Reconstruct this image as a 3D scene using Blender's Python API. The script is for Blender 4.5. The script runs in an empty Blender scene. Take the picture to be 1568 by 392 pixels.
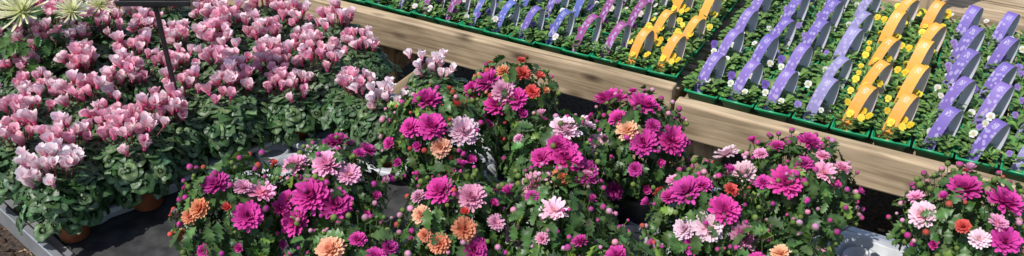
import bpy, math, random
import numpy as np
from mathutils import Vector, Matrix
random.seed(7); rng=np.random.default_rng(7)
S=bpy.context.scene
TZ=0.55; BZ=0.60; CZ=1.90
PITCH=math.radians(32); HF=math.radians(60)
# ------------------------------------------------ survey helper (photo bearings -> site positions)
FPX=784/math.tan(HF/2); sP,cP=math.sin(PITCH),math.cos(PITCH)
def ray(x,y):
    u=(x-784)/FPX; v=(y-196)/FPX
    return np.array([u,cP-v*sP,-(sP+v*cP)])
def at(x,y,z):
    d=ray(x,y); t=(z-CZ)/d[2]
    return np.array([0,0,CZ])+d*t
# ------------------------------------------------ materials
def newmat(n):
    m=bpy.data.materials.new(n); m.use_nodes=True
    nt=m.node_tree; nt.nodes.clear()
    return m,nt,nt.nodes,nt.links
def attr_mat(name,rough=.5,transl=0.25,var=.35,nscale=60,spec=.4,bump=0.0):
    m,nt,N,L=newmat(name)
    o=N.new('ShaderNodeOutputMaterial'); p=N.new('ShaderNodeBsdfPrincipled')
    a=N.new('ShaderNodeAttribute'); a.attribute_name='Col'
    g=N.new('ShaderNodeNewGeometry'); no=N.new('ShaderNodeTexNoise'); no.inputs['Scale'].default_value=nscale
    L.new(g.outputs['Position'],no.inputs['Vector'])
    mr=N.new('ShaderNodeMapRange'); mr.inputs['From Min'].default_value=.3; mr.inputs['From Max'].default_value=.7
    mr.inputs['To Min'].default_value=1-var; mr.inputs['To Max'].default_value=1+var
    L.new(no.outputs['Fac'],mr.inputs['Value'])
    vm=N.new('ShaderNodeVectorMath'); vm.operation='SCALE'
    L.new(a.outputs['Color'],vm.inputs[0]); L.new(mr.outputs[0],vm.inputs['Scale'])
    L.new(vm.outputs[0],p.inputs['Base Color'])
    p.inputs['Roughness'].default_value=rough; p.inputs['Specular IOR Level'].default_value=spec
    if bump>0:
        b=N.new('ShaderNodeBump'); b.inputs['Strength'].default_value=bump; b.inputs['Distance'].default_value=.002
        L.new(no.outputs['Fac'],b.inputs['Height']); L.new(b.outputs[0],p.inputs['Normal'])
    if transl>0:
        t=N.new('ShaderNodeBsdfTranslucent'); L.new(vm.outputs[0],t.inputs['Color'])
        mx=N.new('ShaderNodeMixShader'); mx.inputs[0].default_value=transl
        L.new(p.outputs[0],mx.inputs[1]); L.new(t.outputs[0],mx.inputs[2]); L.new(mx.outputs[0],o.inputs[0])
    else: L.new(p.outputs[0],o.inputs[0])
    return m
M_LEAF=attr_mat('leaf',.42,.22,.3,45,.45)
M_PETAL=attr_mat('petal',.6,.32,.10,80,.2)
M_STEM=attr_mat('stem',.55,0,.2,60,.3)
M_POT=attr_mat('pot_plastic',.5,0,.12,25,.4)
M_SOIL=attr_mat('compost',.95,0,.6,220,.1,.8)
M_TRAYG=attr_mat('green_tray_plastic',.3,.12,.15,20,.5)
def strap_mat():
    m,nt,N,L=newmat('printed_label')
    o=N.new('ShaderNodeOutputMaterial'); p=N.new('ShaderNodeBsdfPrincipled')
    a=N.new('ShaderNodeAttribute'); a.attribute_name='Col'
    b=N.new('ShaderNodeAttribute'); b.attribute_name='P2'
    sx=N.new('ShaderNodeSeparateXYZ'); L.new(b.outputs['Vector'],sx.inputs[0])
    def math_(op,x,y=None,c=False):
        n=N.new('ShaderNodeMath'); n.operation=op; n.use_clamp=c
        for i,q in enumerate((x,y)):
            if q is None: continue
            if isinstance(q,(int,float)): n.inputs[i].default_value=q
            else: L.new(q,n.inputs[i])
        return n.outputs[0]
    def mask(v,lo,hi): return math_('MULTIPLY',math_('GREATER_THAN',v,lo),math_('LESS_THAN',v,hi))
    U,V=sx.outputs[0],sx.outputs[1]
    mp=N.new('ShaderNodeVectorMath'); mp.operation='MULTIPLY'; mp.inputs[1].default_value=(22,2.6,1)
    L.new(b.outputs['Vector'],mp.inputs[0])
    vo=N.new('ShaderNodeTexVoronoi'); vo.inputs['Scale'].default_value=1.0; L.new(mp.outputs[0],vo.inputs['Vector'])
    dots=math_('MULTIPLY',math_('LESS_THAN',vo.outputs['Distance'],.40),math_('LESS_THAN',U,.27))
    eye=math_('MULTIPLY',math_('LESS_THAN',vo.outputs['Distance'],.12),math_('LESS_THAN',U,.27))
    mp2=N.new('ShaderNodeVectorMath'); mp2.operation='MULTIPLY'; mp2.inputs[1].default_value=(110,7,1)
    L.new(b.outputs['Vector'],mp2.inputs[0])
    no=N.new('ShaderNodeTexNoise'); no.inputs['Scale'].default_value=1; no.inputs['Detail'].default_value=0; L.new(mp2.outputs[0],no.inputs['Vector'])
    txt=math_('MULTIPLY',math_('GREATER_THAN',no.outputs['Fac'],.54),math_('MULTIPLY',mask(U,.30,.40),mask(V,.28,.72)))
    m1=N.new('ShaderNodeMixRGB'); L.new(a.outputs['Color'],m1.inputs[1]); m1.inputs[2].default_value=(.42,.36,.60,1)
    L.new(math_('MULTIPLY',dots,a.outputs['Alpha']),m1.inputs[0])
    m2=N.new('ShaderNodeMixRGB'); L.new(m1.outputs[0],m2.inputs[1]); m2.inputs[2].default_value=(.7,.68,.66,1); L.new(math_('MULTIPLY',txt,.6),m2.inputs[0])
    m3=N.new('ShaderNodeMixRGB'); L.new(m2.outputs[0],m3.inputs[1]); m3.inputs[2].default_value=(.6,.42,.08,1); L.new(math_('MULTIPLY',eye,.7),m3.inputs[0])
    L.new(m3.outputs[0],p.inputs['Base Color']); p.inputs['Roughness'].default_value=.5
    L.new(p.outputs[0],o.inputs[0]); return m
M_STRAP=strap_mat()
M_BACK=attr_mat('label_back',.5,.4,.04,30,.3)
def wood(name,axis='x'):
    m,nt,N,L=newmat(name)
    o=N.new('ShaderNodeOutputMaterial'); p=N.new('ShaderNodeBsdfPrincipled'); tc=N.new('ShaderNodeTexCoord')
    def mp(s):
        q=N.new('ShaderNodeMapping'); L.new(tc.outputs['Object'],q.inputs[0])
        q.inputs['Scale'].default_value=s if axis=='x' else (s[2],s[1],s[0]); return q.outputs[0]
    n1=N.new('ShaderNodeTexNoise'); n1.inputs['Scale'].default_value=1; n1.inputs['Detail'].default_value=6; n1.inputs['Distortion'].default_value=.8
    L.new(mp((2.6,50,50)),n1.inputs['Vector'])
    n2=N.new('ShaderNodeTexNoise'); n2.inputs['Scale'].default_value=1; n2.inputs['Detail'].default_value=5; L.new(mp((4,14,14)),n2.inputs['Vector'])
    vo=N.new('ShaderNodeTexVoronoi'); vo.inputs['Scale'].default_value=1; L.new(mp((4.2,11,11)),vo.inputs['Vector'])
    r=N.new('ShaderNodeValToRGB'); e=r.color_ramp.elements
    e[0].position=.28; e[0].color=(.24,.17,.10,1); e[1].position=.72; e[1].color=(.62,.49,.33,1)
    x=e.new(.5); x.color=(.49,.365,.225,1)
    L.new(n1.outputs['Fac'],r.inputs[0])
    r2=N.new('ShaderNodeValToRGB'); e=r2.color_ramp.elements; e[0].position=.35; e[0].color=(.5,.48,.45,1); e[1].position=.6; e[1].color=(1,1,1,1)
    L.new(n2.outputs['Fac'],r2.inputs[0])
    mm=N.new('ShaderNodeMixRGB'); mm.blend_type='MULTIPLY'; mm.inputs[0].default_value=.9; L.new(r.outputs[0],mm.inputs[1]); L.new(r2.outputs[0],mm.inputs[2])
    r3=N.new('ShaderNodeValToRGB'); e=r3.color_ramp.elements; e[0].position=.06; e[0].color=(.10,.06,.03,1); e[1].position=.2; e[1].color=(1,1,1,1)
    L.new(vo.outputs['Distance'],r3.inputs[0])
    m4=N.new('ShaderNodeMixRGB'); m4.blend_type='MULTIPLY'; m4.inputs[0].default_value=.85; L.new(mm.outputs[0],m4.inputs[1]); L.new(r3.outputs[0],m4.inputs[2])
    L.new(m4.outputs[0],p.inputs['Base Color']); p.inputs['Roughness'].default_value=.75
    b=N.new('ShaderNodeBump'); b.inputs['Strength'].default_value=.6; b.inputs['Distance'].default_value=.003; L.new(n1.outputs['Fac'],b.inputs['Height']); L.new(b.outputs[0],p.inputs['Normal'])
    L.new(p.outputs[0],o.inputs[0]); return m
M_WX=wood('timber'); M_WZ=wood('timber_upright','z')
def simple(name,c1,c2,scale,rough,metal=0,bump=.3,dist=.003,detail=5):
    m,nt,N,L=newmat(name)
    o=N.new('ShaderNodeOutputMaterial'); p=N.new('ShaderNodeBsdfPrincipled'); g=N.new('ShaderNodeNewGeometry')
    n=N.new('ShaderNodeTexNoise'); n.inputs['Scale'].default_value=scale; n.inputs['Detail'].default_value=detail; L.new(g.outputs['Position'],n.inputs['Vector'])
    r=N.new('ShaderNodeValToRGB'); e=r.color_ramp.elements; e[0].position=.35; e[0].color=(*c1,1); e[1].position=.65; e[1].color=(*c2,1)
    L.new(n.outputs['Fac'],r.inputs[0]); L.new(r.outputs[0],p.inputs['Base Color'])
    p.inputs['Roughness'].default_value=rough; p.inputs['Metallic'].default_value=metal
    b=N.new('ShaderNodeBump'); b.inputs['Strength'].default_value=bump; b.inputs['Distance'].default_value=dist
    L.new(n.outputs['Fac'],b.inputs['Height']); L.new(b.outputs[0],p.inputs['Normal']); L.new(p.outputs[0],o.inputs[0]); return m
M_GROUND=simple('ground_soil',(.018,.013,.010),(.09,.06,.04),60,.95,0,1,.01,8)
M_MAT=simple('black_membrane',(.014,.014,.015),(.05,.048,.046),25,.7,0,.5)
M_ALU=simple('aluminium',(.42,.44,.46),(.55,.57,.6),12,.4,.7,.05)
M_GREY=simple('grey_tray_plastic',(.34,.35,.36),(.46,.47,.485),14,.42,0,.08)
M_BLACK=simple('black_plastic',(.01,.01,.01),(.02,.02,.02),30,.4,0,.05)
M_CHIP=attr_mat('bark_chip',.9,0,.4,150,.1)
# ------------------------------------------------ mesh builder
class MB:
    def __init__(s): s.v=[];s.q=[];s.t=[];s.mq=[];s.mt=[];s.c=[];s.p=[];s.n=0
    def add(s,v,q=None,t=None,mat=0,col=(1,1,1),p2=None):
        v=np.asarray(v,float); k=len(v); s.v.append(v)
        if q is not None and len(q): q=np.asarray(q,int); s.q.append(q+s.n); s.mq.append(np.full(len(q),mat))
        if t is not None and len(t): t=np.asarray(t,int); s.t.append(t+s.n); s.mt.append(np.full(len(t),mat))
        c=np.asarray(col,float)
        if c.ndim==1: c=np.tile(c,(k,1))
        if c.shape[1]==3: c=np.hstack([c,np.ones((k,1))])
        s.c.append(np.clip(c,0,1)); s.p.append(np.zeros((k,3)) if p2 is None else p2); s.n+=k
    def inst(s,T,R,loc,sc,mat,cA,cB):
        w=T['w'][:,None]; col=np.asarray(cA)*(1-w)+np.asarray(cB)*w
        s.add(T['v']*sc@R.T+np.asarray(loc),T.get('q'),T.get('t'),mat,col)
    def mesh(s,name,mats,smooth=True):
        me=bpy.data.meshes.new(name)
        V=np.concatenate(s.v); me.vertices.add(len(V)); me.vertices.foreach_set('co',V.ravel())
        Q=np.concatenate(s.q) if s.q else np.zeros((0,4),int); T=np.concatenate(s.t) if s.t else np.zeros((0,3),int)
        loops=np.concatenate([Q.ravel(),T.ravel()]); me.loops.add(len(loops)); me.loops.foreach_set('vertex_index',loops.astype(np.int32))
        nq,nt_=len(Q),len(T); me.polygons.add(nq+nt_)
        ls=np.concatenate([np.arange(nq)*4,nq*4+np.arange(nt_)*3]).astype(np.int32); me.polygons.foreach_set('loop_start',ls)
        mi=np.concatenate((s.mq if s.mq else [])+(s.mt if s.mt else [])).astype(np.int32); me.polygons.foreach_set('material_index',mi)
        if smooth: me.polygons.foreach_set('use_smooth',np.ones(nq+nt_,bool))
        me.update(calc_edges=True)
        a=me.attributes.new('Col','FLOAT_COLOR','POINT'); a.data.foreach_set('color',np.concatenate(s.c).ravel())
        b=me.attributes.new('P2','FLOAT_VECTOR','POINT'); b.data.foreach_set('vector',np.concatenate(s.p).ravel())
        for m in mats: me.materials.append(m)
        me.validate(); return me
def obj(name,data,loc=(0,0,0),rz=0,parent=None,sc=1):
    o=bpy.data.objects.new(name,data); o.location=loc; o.rotation_euler=(0,0,rz); o.scale=(sc,)*3 if not hasattr(sc,'__len__') else sc
    S.collection.objects.link(o)
    if parent: o.parent=parent
    return o
def frame(n,spin=0,fwd=None):
    n=np.asarray(n,float); n/=np.linalg.norm(n)+1e-9
    a=np.array([0,0,1.]) if abs(n[2])<.95 else np.array([1.,0,0])
    if fwd is not None: a=np.asarray(fwd,float)
    y=a-n*np.dot(a,n); y/=np.linalg.norm(y)+1e-9; x=np.cross(y,n)
    c,s_=math.cos(spin),math.sin(spin)
    return np.stack([x*c+y*s_,-x*s_+y*c,n],axis=1)
def gridq(nr,nc,off=0,wrap=False):
    q=[]
    for i in range(nr-1):
        for j in range(nc if wrap else nc-1):
            k=(j+1)%nc; q.append((off+i*nc+j,off+i*nc+k,off+(i+1)*nc+k,off+(i+1)*nc+j))
    return q
def lathe(prof,n=20,cols=None):
    v=[]
    for r,z in prof:
        for j in range(n): a=2*math.pi*j/n; v.append((r*math.cos(a),r*math.sin(a),z))
    return np.array(v),gridq(len(prof),n,0,True)
def tube(p0,p1,p2,r0,r1,n=4,seg=4):
    v=[];p0,p1,p2=map(np.asarray,(p0,p1,p2))
    d=p2-p0; F=frame(d)
    for i in range(seg+1):
        t=i/seg; p=(1-t)**2*p0+2*t*(1-t)*p1+t*t*p2; r=r0*(1-t)+r1*t
        for j in range(n): a=2*math.pi*j/n; v.append(p+F[:,0]*r*math.cos(a)+F[:,1]*r*math.sin(a))
    return np.array(v),gridq(seg+1,n,0,True)
# ------------------------------------------------ templates
def mum_flower(seed,layers=((22,1,-4),(21,.9,12),(18,.76,28),(14,.58,46),(10,.42,62),(6,.26,80)),wd=.13,curl=18,center=.12):
    r=np.random.default_rng(seed); V=[];Q=[];W=[];off=0
    ts=np.array([0,.35,.7,.92,1.]); ws=np.array([.35,.75,1.,.8,.3])
    for li,(n,L,el) in enumerate(layers):
        for k in range(n):
            phi=2*math.pi*(k+.5*(li%2))/n+r.normal(0,.05); e=math.radians(el+r.normal(0,6)); LL=L*r.uniform(.88,1.05)
            cu=math.radians(curl+r.normal(0,10)); rr=.05;z=.06+li*.018; prev=0
            tw=r.normal(0,.25)
            for i,t in enumerate(ts):
                ee=e+cu*t; dt=(t-prev)*LL; prev=t; rr+=dt*math.cos(ee); z+=dt*math.sin(ee)
                w=wd*ws[i]*(.75+.25*L)
                for s_,dz in ((-1,.35),(0,0),(1,.35)):
                    lat=s_*w; up=dz*w+tw*s_*w*t
                    V.append((rr*math.cos(phi)-lat*math.sin(phi),rr*math.sin(phi)+lat*math.cos(phi),z+up))
                    W.append(min(1,max(0,(.15+.85*t)*(1 if s_==0 else .88)*(.68+.32*L))+r.normal(0,.05)))
            Q+=gridq(5,3,off); off+=15
    v,q=lathe([(.02,-.16),(.16,-.1),(.2,0),(.12,.06)],8); V+=list(v); W+=[0]*len(v); Q+=[tuple(i+off for i in f) for f in q]
    V=np.array(V); return dict(v=V,q=np.array(Q),w=np.clip(np.array(W),0,1))
MUMS=[mum_flower(i) for i in range(5)]
MUMOPEN=[mum_flower(20+i,((19,1,2),(17,.88,14),(12,.66,30),(9,.42,50)),.13,12) for i in range(3)]
MUMHALF=[mum_flower(30+i,((12,1,35),(11,.9,50),(8,.7,68)),.16,25) for i in range(3)]
SPIDER=[mum_flower(40+i,((20,1,-15),(18,.95,5),(16,.85,22),(12,.6,45),(8,.4,65)),.05,30) for i in range(2)]
def bud():
    v,q=lathe([(.05,-1),(.75,-.75),(1,-.1),(.85,.55),(.45,.95),(.02,1.05)],8)
    w=np.repeat([0,0,.15,.9,1,1],8).astype(float); return dict(v=v,q=np.array(q),w=w)
BUD=bud()
def leaf_mum(seed):
    r=np.random.default_rng(seed)
    prof=[(0,.02,0),(.13,.10,.0),(.27,.30,.06),(.36,.17,0),(.5,.38,.07),(.6,.2,0),(.74,.30,.08),(.82,.17,0),(.92,.16,.05),(1.0,.015,0)]
    V=[];W=[]
    for t,h,f in prof:
        z=-.28*t*t+.04*math.sin(t*9+seed)
        for s_ in (-1,0,1):
            hh=h*r.uniform(.9,1.1); V.append((s_*hh,t+abs(s_)*f,z+abs(s_)*hh*.28)); W.append(.75 if s_==0 else .2+.5*r.random())
    return dict(v=np.array(V),q=np.array(gridq(len(prof),3)),w=np.array(W))
LM=[leaf_mum(i) for i in range(4)]
def leaf_cyc(seed):
    r=np.random.default_rng(seed); n=20; V=[(0,0,0)];W=[.1];T=[];Q=[]
    for ri,rad in enumerate((.35,.62,.82,1.)):
        for j in range(n):
            a=2*math.pi*j/n
            d=abs((a+math.pi/2+math.pi)%(2*math.pi)-math.pi)
            ang=.045*math.cos(8*a+seed) if ri==3 else 0
            R=rad*(1-.72*math.exp(-(d/.28)**2))*(1+.22*math.exp(-((a-math.pi/2)/.35)**2))*(1+.05*math.sin(5*a+seed)+ang)
            V.append((R*math.cos(a)*.9,R*math.sin(a),-.18*rad**2+.10*rad*math.sin(3*a+seed*2)))
            vein=1 if j%4==0 else 0
            W.append((.1+.5*vein,.9*r.random() if not vein else .25,(.95 if r.random()<.55 else .3),.0+.1*r.random())[ri])
    for j in range(n): T.append((0,1+j,1+(j+1)%n))
    for f in gridq(4,n,1,True): Q.append(f)
    return dict(v=np.array(V),q=np.array(Q),t=np.array(T),w=np.array(W))
LC=[leaf_cyc(i) for i in range(6)]
def cyc_flower(seed):
    r=np.random.default_rng(seed); V=[];Q=[];W=[];off=0
    for k in range(5):
        phi=2*math.pi*k/5+r.normal(0,.15); fl=r.uniform(.15,.5); tw=r.uniform(.3,.9); Lh=r.uniform(.85,1.1)
        for i,t in enumerate((0,.2,.45,.7,.9,1.)):
            w=(.1,.22,.34,.37,.27,.08)[i]; rr=.1+fl*t**1.3; z=t*Lh-.25*fl*t*t
            for s_ in (-1,0,1):
                lat=s_*w; out=-abs(s_)*w*.3+s_*w*math.sin(tw*t)*.7
                R=rr+out; V.append((R*math.cos(phi)-lat*math.sin(phi),R*math.sin(phi)+lat*math.cos(phi),z+.03*r.normal()))
                W.append(min(1,(0,.3,.6,.85,1,1)[i]+(.15 if s_ else 0)+r.normal(0,.08)))
        Q+=gridq(6,3,off); off+=18
    v,q=lathe([(.02,-.22),(.13,-.18),(.17,0),(.1,.1)],8); V+=list(v); W+=[0]*len(v); Q+=[tuple(i+off for i in f) for f in q]
    return dict(v=np.array(V),q=np.array(Q),w=np.clip(np.array(W),0,1))
CF=[cyc_flower(i) for i in range(8)]
def vleaf():
    V=[];W=[]
    for t,h in ((0,.06),(.3,.12),(.55,.3),(.8,.28),(1,.04)):
        for s_ in (-1,0,1): V.append((s_*h,t,.25*t-.35*t*t+abs(s_)*h*.3)); W.append(.8 if s_==0 else .3)
    return dict(v=np.array(V),q=np.array(gridq(5,3)),w=np.array(W))
VL=vleaf()
def vflower():
    V=[];Q=[];W=[];off=0
    for k,(ph,L,w) in enumerate(((90-28,1,.5),(90+28,1,.5),(175,.85,.42),(5,.85,.42),(270,.95,.6))):
        a=math.radians(ph)
        for t,h in ((0,.1),(.4,.8),(.8,1.),(1,.45)):
            for s_ in (-1,0,1):
                lat=s_*h*w; x=t*L; V.append((x*math.cos(a)-lat*math.sin(a),x*math.sin(a)+lat*math.cos(a),.02*k+.12*t*t-.1*abs(s_)*h)); W.append(min(1,t*1.3))
        Q+=gridq(4,3,off); off+=12
    return dict(v=np.array(V),q=np.array(Q),w=np.array(W))
VF=vflower()
def U(a,b): return random.uniform(a,b)
def jit(c,s=.12):
    k=1+random.gauss(0,s); return np.array([max(0,x*k*(1+random.gauss(0,s*.4))) for x in c])
def pot(mb,r,h,col,mi=2,soil=3):
    v,q=lathe([(.001,0),(r*.74,0),(r*.93,h*.8),(r*1.03,h*.8),(r*1.05,h*.98),(r*1.0,h),(r*.95,h*.97),(r*.92,h*.85)],22); mb.add(v,q,None,mi,col)
    v,q=lathe([(.001,h*.87),(r*.93,h*.86)],22); mb.add(v,q,None,soil,(.04,.025,.015))
# ------------------------------------------------ cyclamen
def cyclamen_mesh(seed,nf=24,pale=0,hr=.056,hz=.214):
    random.seed(seed); mb=MB(); pot(mb,.044,.078,(.42,.13,.055))
    for i in range(260):
        a=U(0,6.283); k=random.random()**.6; el=U(-.15,1.4) if i%3 else U(-1.15,.3)
        R=.088*(.66+.36*k)*U(.85,1.1); x=R*math.cos(el)*math.cos(a); y=R*math.cos(el)*math.sin(a); z=.118+.055*math.sin(el)*(.8+.3*k)
        if el<-.3: x*=1.3; y*=1.3; z-=.008
        n=np.array([x*7+U(-.45,.45),y*7+U(-.45,.45),.6+.5*math.sin(el)+U(-.25,.25)]); fwd=(math.cos(a),math.sin(a),-.4)
        g=jit((.030,.078,.022),.28); gs=jit((.18,.27,.13),.25) if random.random()<.7 else jit((.06,.13,.035),.2)
        mb.inst(random.choice(LC),frame(n,U(-.8,.8),fwd),(x,y,z),U(.014,.024),0,g,gs)
        if i%3==0:
            v,q=tube((x*.1,y*.1,.072),(x*.5,y*.5,z*.9),(x,y,z-.002),.0014,.001,3,3); mb.add(v,q,None,4,(.16,.06,.05))
    sq=U(.7,.95); th=U(0,3.14)
    for i in range(nf):
        a=i*2.4+U(-.5,.5); rr=hr*math.sqrt((i+.5)/nf); x0,y0=rr*math.cos(a),rr*math.sin(a)*sq
        x,y=x0*math.cos(th)-y0*math.sin(th),x0*math.sin(th)+y0*math.cos(th); z=hz-rr*.25+U(-.026,.018)
        if random.random()<.08: x*=1.5;y*=1.5
        ti=(x*4+U(-.35,.35),y*4+U(-.35,.35),1)
        A=jit((.76,.10,.27),.10); B=jit((.93,.55,.64),.05)
        if random.random()<.5: B=jit((.94,.76,.79),.03)
        if pale: A=jit((.84,.36,.47),.08); B=jit((.94,.82,.84),.03)
        mb.inst(random.choice(CF),frame(ti,U(0,6.28)),(x,y,z),U(.023,.030),1,A,B)
        v,q=tube((x*.15,y*.15,.078),(x*.35,y*.35,.15),(x,y,z),.0017,.0012,4,4); mb.add(v,q,None,4,(.22,.07,.07))
    return mb.mesh('cyclamen_plant',[M_LEAF,M_PETAL,M_POT,M_SOIL,M_STEM])
CY=[cyclamen_mesh(100+i,nf=17+3*(i%4),hr=.048+.006*(i%3)) for i in range(8)]; CYP=cyclamen_mesh(140,13,1); CYF=cyclamen_mesh(150,36,1,.068)
heads=[(27,213),(118,213),(207,203),(5,172),(62,160),(165,178),(8,138),(252,163),(285,140),(352,132),
(432,122),(540,128),(548,62),(482,98),(458,66),(398,98),(385,62),(462,32),(400,14),(312,62),(268,103),
(318,12),(240,72),(192,122),(185,85),(215,42),(150,42),(135,98),(98,108),(40,100),(102,66),(52,62),(12,62),(160,12),(255,14),(95,30),
(330,98),(10,14),(60,20),(345,36),(505,40),(110,150)]
pts=np.array([at(x,y,TZ+.20)[:2] for (x,y) in heads])
for it in range(25):
    for i in range(len(pts)):
        for j in range(i):
            d=pts[i]-pts[j]; l=np.linalg.norm(d)
            if l<.138: c=d/(l+1e-6)*(.138-l)*.35; pts[i]+=c; pts[j]-=c
random.seed(5)
for i,p in enumerate(pts):
    obj('cyclamen_plant',CY[i%8],(p[0],p[1],TZ+.008),U(0,6.28),None,U(.93,1.08))
p=at(82,258,TZ+.2); obj('cyclamen_plant',CYF,(p[0],p[1],TZ+.008),1,None,1.03)
for x,y in ((590,152),(665,106)):
    p=at(x,y,TZ+.2); obj('cyclamen_plant',CYP,(p[0],p[1],TZ+.008),x,None,1.0)
CYG=cyclamen_mesh(160,3)
for x,y in ((350,188),(236,224)):
    p=at(x,y,TZ+.12); obj('cyclamen_plant',CYG,(p[0],p[1],TZ+.008),x,None,U(.95,1.05))
# ------------------------------------------------ chrysanthemums
COL={'m':((.38,.012,.18),(.80,.095,.46)),'p':((.66,.16,.36),(.90,.50,.66)),'l':((.78,.38,.5),(.92,.74,.80)),
     'o':((.68,.17,.09),(.88,.42,.24)),'r':((.5,.03,.04),(.80,.16,.13)),'c':((.80,.36,.2),(.9,.58,.40))}
def ellhit(x,y,c,r):
    d=ray(x,y); o=np.array([0,0,CZ])-c; D=d/r; O=o/r
    a=D@D;b=2*D@O;cc=O@O-1; disc=b*b-4*a*cc
    t=(-b-math.sqrt(disc))/(2*a) if disc>0 else -b/(2*a)
    return np.array([0,0,CZ])+d*t,t
def mum(cx,cy,flowers,r=.125,pal='mmp',seed=0,nb=65,extra=4,hz=.22,vz=.125):
    random.seed(seed+500); mb=MB()
    P=at(cx,cy,TZ+hz); base=np.array([P[0],P[1],TZ+.006]); C=np.array([P[0],P[1],TZ+hz]); R=np.array([r,r,vz])
    pot(mb,.055,.1,(.02,.02,.022))
    cl=C-base
    lob=[(U(0,6.28),U(.06,.12)) for _ in range(3)]
    for i in range(560):
        a=U(0,6.283); sz=U(-.98,1); cz=math.sqrt(1-sz*sz); k=U(.5,.97) if i%3 else U(.88,1.08)
        k*=1+sum(m*math.cos((q+2)*a+ph) for q,(ph,m) in enumerate(lob))*.6
        n=np.array([cz*math.cos(a),cz*math.sin(a),sz]); p=cl+n*R*k
        if sz<0: p[:2]*=(1-.2*abs(sz))
        nn=np.array([n[0]*.7+U(-.5,.5),n[1]*.7+U(-.5,.5),.75+U(-.35,.2)]); fwd=(math.cos(a)+U(-.5,.5),math.sin(a)+U(-.5,.5),U(-.5,.3))
        g=jit((.038,.085,.022),.25); g2=jit((.088,.17,.045),.25)
        if random.random()<.06: g,g2=jit((.12,.2,.03),.1),jit((.2,.32,.05),.1)
        s_=U(.022,.042); F=frame(nn,0,fwd); mb.inst(random.choice(LM),F,p-F[:,1]*s_*.5,s_,0,g,g2)
    def stem(p,rr=.0022):
        v,q=tube((p[0]*.1,p[1]*.1,.09),(p[0]*.6,p[1]*.6,p[2]*.55),p,rr,rr*.6,4,4); mb.add(v,q,None,4,jit((.09,.14,.04),.15))
    placed=[]
    def fl(p,n,rad,c,kind=None):
        A,B=COL[c]; A=jit(A,.12);B=jit(B,.09)
        T=random.choice(kind or MUMS); mb.inst(T,frame(n,U(0,6.28)),p,rad,1,A,B); stem(p-np.asarray(n)/np.linalg.norm(n)*rad*.12)
        if c in 'lp' and (kind is MUMOPEN): 
            v=BUD['v']*rad*np.array([.18,.18,.12]); mb.add(v@frame(n).T+p+np.asarray(n)*rad*.12,BUD['q'],None,1,(.6,.3,.2))
        placed.append(p)
    for (x,y,c,dia) in flowers:
        hp,t=ellhit(x,y,C,R*1.03); lp=hp-base; rad=dia/2*t/FPX
        n=(lp-cl)/R**2; n/=np.linalg.norm(n); n=n*.9+np.array([U(-.3,.3),-.05+U(-.25,.25),.75]); n/=np.linalg.norm(n)
        kind=MUMHALF if dia<27 else (MUMOPEN if (c in 'lp' and random.random()<.4) else MUMS)
        fl(lp-n*rad*.2,n,rad*(.80 if c in 'oc' else .85),c,kind)
    def shell(lo):
        a=U(0,6.283); sz=U(lo,1)**1; cz=math.sqrt(max(0,1-sz*sz)); return np.array([cz*math.cos(a),cz*math.sin(a),sz])
    k=0
    for _ in range(200):
        if k>=extra: break
        n=shell(.0); p=cl+n*R*U(1.,1.06)
        if all(np.linalg.norm(p-q)>.045 for q in placed):
            nn=n+np.array([0,0,.6]); nn/=np.linalg.norm(nn); fl(p,nn,U(.011,.018),random.choice(pal),MUMHALF if random.random()<.7 else MUMS); k+=1
    for _ in range(nb):
        n=shell(-.3); p=cl+n*R*U(.98,1.14)
        if any(np.linalg.norm(p-q)<.02 for q in placed): continue
        c=random.choice(pal); A,B=COL[c]; s_=U(.0035,.0078)
        nn=n+np.array([0,0,.8]); mb.inst(BUD,frame(nn),p,s_,1,jit((.1,.17,.04),.1),jit(np.array(A)*.5+np.array(B)*.5,.15) if random.random()<.66 else jit((.2,.28,.07),.1)); stem(p,.0014)
    me=mb.mesh('chrysanthemum_plant',[M_LEAF,M_PETAL,M_POT,M_SOIL,M_STEM]); obj('chrysanthemum_plant',me,tuple(base))
mum(365,330,[(330,280,'m',52),(380,330,'m',58),(400,292,'p',56),(372,286,'p',36),(305,318,'o',44),(290,330,'o',36),(272,328,'l',26),(280,360,'o',34),(348,318,'r',24),(430,318,'m',34),(366,380,'m',24),(312,385,'m',28),(430,375,'m',24)],pal='mmr',seed=1,r=.12)
mum(508,305,[(500,250,'p',60),(452,250,'p',50),(515,215,'m',52),(563,228,'m',36),(475,298,'m',72),(515,312,'m',66),(450,340,'m',56),(440,305,'m',36),(535,266,'p',46),(575,300,'m',24),(560,330,'m',24)],pal='mmp',seed=2,r=.12)
mum(668,215,[(655,150,'m',56),(662,192,'m',58),(675,225,'c',44),(710,200,'l',62),(628,195,'m',42),(720,245,'m',26),(640,225,'m',26),(690,262,'m',26),(610,250,'m',24),(700,160,'r',26)],pal='mmrp',seed=3,r=.125,nb=90)
mum(785,165,[(745,124,'m',54),(770,138,'p',48),(790,150,'m',46),(800,112,'r',34),(770,108,'o',30),(825,118,'r',26),(815,140,'r',30),(760,160,'m',48),(835,140,'o',22),(720,135,'m',32),(800,175,'m',26)],pal='rrmo',seed=4,r=.112)
mum(850,262,[(868,240,'m',66),(828,240,'m',40),(895,264,'m',58),(860,270,'o',42),(865,196,'l',62),(820,284,'p',58),(900,190,'l',34),(855,222,'m',46),(835,300,'m',24)],pal='mmpp',seed=5,r=.115)
mum(975,225,[(935,150,'m',66),(985,158,'m',58),(1030,214,'m',60),(985,216,'m',54),(960,198,'c',48),(915,222,'l',48),(945,180,'m',38),(1000,192,'m',30),(890,186,'l',32),(1010,250,'m',24),(940,292,'m',36),(990,290,'m',24)],pal='mmp',seed=6,r=.12)
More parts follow.
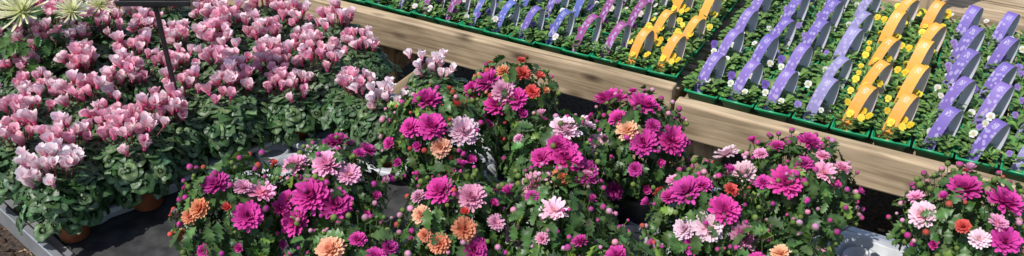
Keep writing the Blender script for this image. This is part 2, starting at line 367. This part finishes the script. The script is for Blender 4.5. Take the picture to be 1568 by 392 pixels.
mum(700,350,[(675,290,'m',60),(722,300,'p',56),(645,328,'c',40),(712,350,'o',52),(650,360,'o',30),(672,372,'o',46),(788,360,'l',60),(726,382,'m',54),(640,300,'p',30),(712,325,'r',24),(760,340,'p',34),(755,312,'m',24)],pal='mpr',seed=7,r=.12)
mum(855,355,[(848,320,'l',56),(815,300,'m',28),(900,345,'m',24),(880,372,'m',24),(830,365,'p',28),(905,305,'m',24)],pal='mmp',seed=8,nb=85,extra=3)
mum(1080,345,[(1050,290,'m',62),(1110,320,'m',60),(1085,348,'l',60),(1140,362,'p',60),(1025,300,'m',34),(1048,350,'l',44),(1120,290,'r',30),(1030,275,'p',28),(1075,282,'m',38),(1150,380,'m',34),(1060,375,'m',38)],pal='mmpr',seed=9,r=.12)
mum(1213,300,[(1205,278,'m',66),(1240,216,'m',50),(1168,278,'m',32),(1138,262,'l',50),(1112,233,'l',50),(1262,262,'p',46),(1290,256,'p',32),(1230,250,'m',38),(1190,222,'m',28),(1165,235,'p',28),(1280,285,'m',26),(1260,238,'p',28)],pal='mmmp',seed=10,r=.135,nb=120)
mum(1478,355,[(1478,286,'m',60),(1540,306,'m',70),(1412,328,'l',54),(1475,346,'r',30),(1540,368,'m',58),(1402,300,'p',32),(1500,365,'l',40),(1530,340,'p',38),(1445,302,'m',26),(1430,375,'m',26)],pal='mmpr',seed=11,r=.13,nb=95)
mum(545,435,[(505,381,'c',60),(548,366,'m',34),(597,378,'m',34),(575,392,'m',40)],pal='mpr',seed=12)
mum(935,455,[(945,390,'m',46)],pal='mp',seed=13)
mum(1195,450,[(1195,386,'c',40),(1160,400,'m',40)],pal='mp',seed=14)
def cream():
    random.seed(900); mb=MB(); pot(mb,.055,.1,(.02,.02,.022))
    for i in range(260):
        a=U(0,6.283); k=U(.3,1); x,y=.13*k*math.cos(a),.13*k*math.sin(a); z=U(.1,.27)
        F=frame((U(-.5,.5),U(-.5,.5),.8),0,(math.cos(a),math.sin(a),U(-.4,.3))); mb.inst(random.choice(LM),F,(x,y,z),U(.03,.05),0,jit((.03,.08,.02),.2),jit((.07,.15,.03),.2))
    for (x,y,z,r_) in ((0,-.05,.33,.075),(.11,.0,.31,.05),(-.1,.02,.31,.06),(.03,.1,.32,.05),(.16,.06,.3,.045)):
        mb.inst(random.choice(SPIDER),frame((x,y-.3,1)),(x,y,z),r_,1,(.5,.55,.15),(.85,.82,.62))
        v,q=tube((0,0,.09),(x*.5,y*.5,.2),(x,y,z),.003,.002,4,4); mb.add(v,q,None,4,(.09,.14,.04))
    return mb.mesh('cream_chrysanthemum_plant',[M_LEAF,M_PETAL,M_POT,M_SOIL,M_STEM])
p=at(35,22,TZ+.33); obj('cream_chrysanthemum_plant',cream(),(p[0],p[1]+.05,TZ+.006))
# ------------------------------------------------ display bench (membrane top, aluminium lips)
db=bpy.data.objects.new('display_bench',None); S.collection.objects.link(db)
poly=[(-2.2,2.585),(-.45,1.075),(.3,.75),(1.9,-.1),(1.9,1.064),(-2.2,3.306)]
n=len(poly)
v=[(x,y,TZ) for x,y in poly]+[(x,y,TZ-.03) for x,y in poly]
me=bpy.data.meshes.new('bench_top'); me.from_pydata(v,[],[tuple(range(n)),tuple(range(2*n-1,n-1,-1))]+[(i,i+n,(i+1)%n+n,(i+1)%n) for i in range(n)]); me.materials.append(M_MAT); obj('bench_top',me,parent=db)
def boxmesh(name,a,b,mat):
    (x0,y0,z0),(x1,y1,z1)=a,b
    v=[(x,y,z) for x in (x0,x1) for y in (y0,y1) for z in (z0,z1)]
    me=bpy.data.meshes.new(name); me.from_pydata(v,[],[(0,1,3,2),(4,6,7,5),(0,4,5,1),(2,3,7,6),(0,2,6,4),(1,5,7,3)]); me.materials.append(mat); return me
def box(name,a,b,mat,parent,bev=.004,loc=(0,0,0),rz=0):
    o=obj(name,boxmesh(name,a,b,mat),loc,rz,parent)
    m=o.modifiers.new('b','BEVEL'); m.width=bev; m.segments=2; return o
for i in range(n):
    a=np.array(poly[i]); b=np.array(poly[(i+1)%n]); d=b-a; L=np.linalg.norm(d); ang=math.atan2(d[1],d[0])
    box('lip_%d'%(i+1),(.002,-.022,-.045),(L-.002,-.002,.022),M_ALU,db,.003,(a[0],a[1],TZ),ang)
    box('ledge_%d'%(i+1),(.03,.0,.003),(L-.03,.022,.008),M_ALU,db,.001,(a[0],a[1],TZ),ang)
for i,(x,y) in enumerate([(-2.05,2.62),(-1.1,2.55),(-.5,1.3),(.2,1.8),(1.75,.95),(1.75,.15),(-2.05,3.1),(.4,.85)]):
    box('leg_%d'%(i+1),(x-.02,y-.02,.0),(x+.02,y+.02,TZ-.031),M_ALU,db)
# ------------------------------------------------ grey carry trays
def tray_mesh(Lx,Ly,nx,ny):
    mb=MB(); m=160; per=[]
    for k in range(m):
        a=2*math.pi*k/m; c,s_=math.cos(a),math.sin(a); e=.22
        per.append((np.sign(c)*abs(c)**e*Lx/2,np.sign(s_)*abs(s_)**e*Ly/2))
    per=np.array(per)
    def ring(off,z,sc):
        v=[]
        for (x,y) in per:
            fx=(Lx/2-off)/(Lx/2); fy=(Ly/2-off)/(Ly/2)
            px,py=x*fx,y*fy; w=sc*.5*(1-math.cos(2*math.pi*nx*(x/Lx+.5))) if abs(y)>Ly*.49 else (sc*.5*(1-math.cos(2*math.pi*ny*(y/Ly+.5))) if abs(x)>Lx*.49 else 0)
            if abs(y)>Ly*.49: py-=np.sign(py)*(sc-w)
            elif abs(x)>Lx*.49: px-=np.sign(px)*(sc-w)
            v.append((px,py,z))
        return v
    rings=[ring(.0,.036,0),ring(.0,.046,0),ring(.004,.049,0),ring(.016,.049,.006),ring(.020,.046,.008),ring(.030,.008,.012),ring(.045,.006,0)]
    v=sum(rings,[]); mb.add(v,gridq(len(rings),m,0,True),None,0)
    v=[(0,0,.006)]+rings[-1]; mb.add(v,None,[(0,1+i,1+(i+1)%m) for i in range(m)],0)
    rr=[ring(.016,.0485,.006),ring(.018,.03,.010),ring(.026,.001,.014)]; mb.add(sum(rr,[]),gridq(3,m,0,True),None,0)
    for i in range(nx):
        for j in range(ny):
            cx=-Lx/2+.03+(Lx-.06)*(i+.5)/nx; cy=-Ly/2+.03+(Ly-.06)*(j+.5)/ny; r_=min((Lx-.06)/nx,(Ly-.06)/ny)*.46
            v,q=lathe([(r_*.8,.007),(r_*.97,.034),(r_*1.05,.034),(r_*1.12,.007)],24); v=v+np.array([cx,cy,0]); mb.add(v,q,None,0)
    return mb.mesh('plant_tray',[M_GREY])
TR=tray_mesh(.47,.34,4,3)
e1=np.array([.725,.69]); e2=np.array([-.69,.725]); ang1=math.atan2(e2[1],e2[0]); P0=np.array([-1.045,1.630])
random.seed(3)
for i in range(4):
    for j in range(3):
        c=P0+e1*(.185+.352*i)+e2*(.24+.485*j)
        if c[1]>3.0-.547*(c[0]+1.65)-.24: continue
        obj('plant_tray',TR,(c[0],c[1],TZ+.002),ang1+U(-.02,.02))
d1=np.array([.877,-.48]); d2=np.array([.48,.877]); Q0=np.array([.807,1.661])
for j in range(2):
    for i in range(-3,3):
        c=Q0-d2*(.2+.37*j)+d1*(.20+.495*i+(.12 if j else 0))
        if c[0]<-.52+.1*j: continue
        obj('plant_tray',TR,(c[0],c[1],TZ+.002),math.atan2(d1[1],d1[0])+U(-.03,.03))
c=at(400,235,TZ); obj('plant_tray',TR,(c[0]+.08,c[1]-.0,TZ+.006),ang1+1.57+.05)
# ------------------------------------------------ sign on stake
sg=bpy.data.objects.new('price_sign_stake',None); S.collection.objects.link(sg); sg.location=(-.862,1.975,TZ)
box('stake',(-.006,-.004,.004),(.006,.004,.475),M_BLACK,sg,.002)
box('bracket',(-.03,-.007,.462),(.03,-.0045,.50),M_BLACK,sg,.001)
box('panel',(-.085,-.004,.477),(.085,.006,.70),M_BLACK,sg,.002)
box('rim',(-.09,-.014,.468),(.09,-.0075,.482),M_BLACK,sg,.002)
# ------------------------------------------------ timber benches
BA=math.atan2(-.48,.877); A0=np.array([-.655,2.948])
def bench(origin,x0,x1,z,depth,legs,name='timber_bench'):
    e=bpy.data.objects.new(name,None); S.collection.objects.link(e); e.location=(origin[0],origin[1],0); e.rotation_euler=(0,0,BA)
    box('front_rail',(x0,-.022,z-.118),(x1,.022,z),M_WX,e,.006)
    box('rear_rail',(x0,depth-.02,z-.118),(x1,depth+.02,z),M_WX,e,.006)
    box('end_rail_1',(x0+.01,.024,z-.1),(x0+.05,depth-.022,z-.055),M_WX,e)
    box('end_rail_2',(x1-.05,.024,z-.1),(x1-.01,depth-.022,z-.055),M_WX,e)
    k=0; y=.03
    while y<depth-.09:
        k+=1; box('slat_%d'%k,(x0,y,z-.053),(x1,y+.085,z-.032),M_WX,e,.003); y+=.1
    for i,x in enumerate(legs):
        for j,yy in enumerate((.026,depth-.095)):
            box('leg_%d'%(2*i+j+1),(x-.035,yy,0.0),(x+.035,yy+.07,z-.055),M_WZ,e)
        box('cross_rail_%d'%(i+1),(x-.02,.1,z-.3),(x+.02,depth-.1,z-.22),M_WX,e)
        o=box('brace_%d'%(i+1),(0,.03,-.02),(.30,.06,.02),M_WX,e); o.location=(x+.03,0,z-.36); o.rotation_euler=(0,-math.radians(42),0)
    return e
bL=bench(A0,-1.6,1.305,BZ,.96,(-1.3,-.45,.17,1.2))
bR=bench(A0-d2*.035,1.325,3.4,BZ-.022,.98,(1.42,2.3,3.2))
bB=bench(A0+d2*1.15,1.5,3.6,BZ-.06,.7,(1.65,2.45,3.3))
box('post_1',(1.86,-.07,0),(1.93,-.026,1.5),M_WZ,bB); box('post_2',(2.30,-.07,0),(2.37,-.026,1.5),M_WZ,bB)
box('low_rail',(1.5,-.025,.16),(3.6,.015,.26),M_WX,bB)
box('back_board_1',(1.5,.74,.56),(3.6,.765,.68),M_WX,bB); box('back_board_2',(1.5,.74,.70),(3.6,.765,.82),M_WX,bB)
# ------------------------------------------------ viola six-packs with handle labels
LAB={'v':(.165,.11,.38),'b':(.11,.13,.40),'w':(.25,.21,.40),'o':(.76,.33,.045),'u':(.27,.065,.22),'x':(.20,.135,.42)}
VCOL={'v':[((.5,.4,.05),(.80,.78,.82)),((.2,.1,.3),(.3,.2,.55))],'b':[((.1,.05,.2),(.2,.12,.5)),((.5,.4,.1),(.8,.8,.82))],
      'o':[((.7,.35,.02),(.88,.68,.05)),((.7,.5,.03),(.9,.78,.1))],'u':[((.3,.1,.2),(.35,.08,.25)),((.6,.5,.3),(.8,.74,.76))]}
VCOL['w']=VCOL['v'];VCOL['x']=VCOL['b']
def pack(kind,seed):
    random.seed(seed); mb=MB(); W,L,H=.093,.165,.045
    G=(.02,.33,.14)
    def rr(w,l,z,y0=0): return [(-w/2,(L-l)/2,z),(w/2,(L-l)/2,z),(w/2,(L+l)/2,z),(-w/2,(L+l)/2,z)]
    rings=[rr(W-.03,L-.03,.001),rr(W-.014,L-.014,H-.004),rr(W,L,H-.005),rr(W,L,H),rr(W-.008,L-.008,H),rr(W-.012,L-.012,H-.012)]
    mb.add(sum(rings,[]),gridq(6,4,0,True),None,2,G)
    mb.add(rr(W-.012,L-.012,H-.010),[(0,1,2,3)],None,3,(.03,.02,.012))
    for yy in (L/3,2*L/3): mb.add([(-W/2+.004,yy-.003,H-.001),(W/2-.004,yy-.003,H-.001),(W/2-.004,yy+.003,H-.001),(-W/2+.004,yy+.003,H-.001)],[(0,1,2,3)],None,2,G)
    mb.add([(-.003,.004,H-.0012),(.003,.004,H-.0012),(.003,L-.004,H-.0012),(-.003,L-.004,H-.0012)],[(0,1,2,3)],None,2,G)
    for i in range(2):
        for j in range(3):
            cx=-W/4+W/2*i; cy=L/6+L/3*j; pl=U(.75,1.2)
            for k in range(34):
                a=U(0,6.28); el=U(.1,1.2); r0=U(0,.014)
                F=frame((-math.cos(a)*math.sin(el)*.7,-math.sin(a)*math.sin(el)*.7,1),0,(math.cos(a),math.sin(a),.15+.5*math.sin(el)))
                mb.inst(VL,F,(cx+r0*math.cos(a)+U(-.004,.004),cy+r0*math.sin(a)+U(-.004,.004),H-.006+U(0,.03)*pl),U(.015,.026)*pl,0,jit((.075,.17,.04),.28),jit((.20,.34,.09),.25))
            for k in range(random.choice((0,1,1,2,3) if kind=='o' else (0,0,1,1,1))):
                A,B=random.choice(VCOL[kind]); p=(cx+U(-.022,.022),cy+U(-.024,.024),H+U(.022,.045))
                mb.inst(VF,frame((U(-.5,.5),-.7+U(-.4,.4),.8),0,(0,.3,1)),p,U(.008,.013),1,jit(A,.1),jit(B,.08))
    # handle label: tall narrow loop leaning over the pack, twisted to one side
    N_=34; w=.034*U(.95,1.05); ht=.112+U(-.010,.010); yaw=-math.radians(36+U(-12,12)); cc,ss=math.cos(yaw),math.sin(yaw)
    P=[]
    for i in range(N_):
        th=math.pi*i/(N_-1); z=.030+ht*math.sin(th)**.70; y=.036-.031*math.cos(th)+.34*(z-.03)
        P.append((y,z))
    P=np.array(P); T=np.gradient(P,axis=0); T/=np.linalg.norm(T,axis=1)[:,None]; Nn=np.stack([-T[:,1],T[:,0]],1)
    V=[];V2=[];p2=[]; x0=-.016+U(-.004,.004); yb=.004
    for i in range(N_):
        for s_ in (-1,-.33,.33,1):
            for sg_,arr in ((1,V),(-1,V2)):
                lx=s_*w/2; ly=P[i,0]+sg_*Nn[i,0]*.0006
                arr.append((x0+lx*cc-ly*ss,yb+lx*ss*.8+ly*cc+.010,P[i,1]+sg_*Nn[i,1]*.0006))
            p2.append((i/(N_-1),s_*.5+.5,seed))
    c=np.append(jit(LAB[kind],.06),.10 if kind=='o' else .7)
    mb.add(V,gridq(N_,4),None,4,np.tile(c,(len(V),1)),np.array(p2)); mb.add(V2,gridq(N_,4),None,5,(.84,.84,.85))
    return mb.mesh('viola_tray',[M_LEAF,M_PETAL,M_TRAYG,M_SOIL,M_STRAP,M_BACK])
PK={k:[pack(k,ord(k)*10+i) for i in range(6)] for k in LAB}
random.seed(11)
def place_packs(org,sx,pitch,kinds,sgn,zt,sc=1.0,rows=5):
    for i,k in enumerate(kinds):
        for j in range(rows):
            s_=sx+sgn*pitch*i; dd=.024+.180*j
            p=org+d1*s_+d2*(dd+U(-.004,.004))
            kk=k
            if k=='v' and random.random()<.25: kk='x'
            obj('viola_tray',random.choice(PK[kk]),(p[0],p[1],zt-.0295),BA+U(-.05,.05),None,sc)
place_packs(A0,1.252,.0965,'oouubvbbuuvbvwvbuvbvbvbv',-1,BZ,1.0)
place_packs(A0-d2*.035,1.385,.107,'xvvwoovvwwxvovvwxv',1,BZ-.022,1.08)
# ------------------------------------------------ ground and mulch
me=bpy.data.meshes.new('ground'); me.from_pydata([(-60,-60,0),(60,-60,0),(60,60,0),(-60,60,0)],[],[(0,1,2,3)]); me.materials.append(M_GROUND); obj('ground',me)
mb=MB(); random.seed(21)
for i in range(9000):
    s_=U(-.8,3.2); dd=U(-1.1,.5); p=A0+d1*s_+d2*dd; L=U(.004,.016)
    v=np.array([(-1,-.5,0),(1,-.4,0),(.8,.5,0),(-.9,.45,0),(-.8,-.3,.5),(.8,-.3,.4),(.6,.35,.5),(-.7,.3,.45)])*L*np.array([1,U(.5,1),U(.4,1)])
    F=frame((U(-.5,.5),U(-.5,.5),1),U(0,6.28)); c=random.choice([(.14,.07,.045),(.20,.11,.07),(.05,.03,.02),(.3,.2,.13),(.035,.025,.02)])
    mb.add(v@F.T+np.array([p[0],p[1],.003]),[(4,5,6,7),(0,1,5,4),(1,2,6,5),(2,3,7,6),(3,0,4,7)],None,0,jit(c,.2))
obj('bark_mulch',mb.mesh('bark_mulch',[M_CHIP],False))
# ------------------------------------------------ camera, light
cam=bpy.data.cameras.new('Camera'); cam.angle=HF; cam.clip_end=300; cam.sensor_fit='HORIZONTAL'
co=bpy.data.objects.new('Camera',cam); S.collection.objects.link(co); co.location=(0,0,CZ); co.rotation_euler=(math.pi/2-PITCH,0,0); S.camera=co
sd=np.array([-.52,-.38,1.0]); sd/=np.linalg.norm(sd)
sun=bpy.data.lights.new('sun','SUN'); sun.energy=4.5; sun.angle=math.radians(.6); sun.color=(1,.97,.93)
so=bpy.data.objects.new('sun',sun); S.collection.objects.link(so); so.rotation_euler=Vector(-sd).to_track_quat('-Z','Y').to_euler(); so.location=(-3,-2,6)
w=bpy.data.worlds.new('World'); S.world=w; w.use_nodes=True; N=w.node_tree.nodes; bg=N['Background']
sk=N.new('ShaderNodeTexSky'); sk.sky_type='NISHITA'; sk.sun_disc=False; sk.sun_elevation=math.asin(sd[2]); sk.sun_rotation=math.atan2(sd[0],sd[1])
w.node_tree.links.new(sk.outputs[0],bg.inputs[0]); bg.inputs[1].default_value=.14
S.view_settings.view_transform='Standard'; S.view_settings.look='None'; S.view_settings.exposure=0
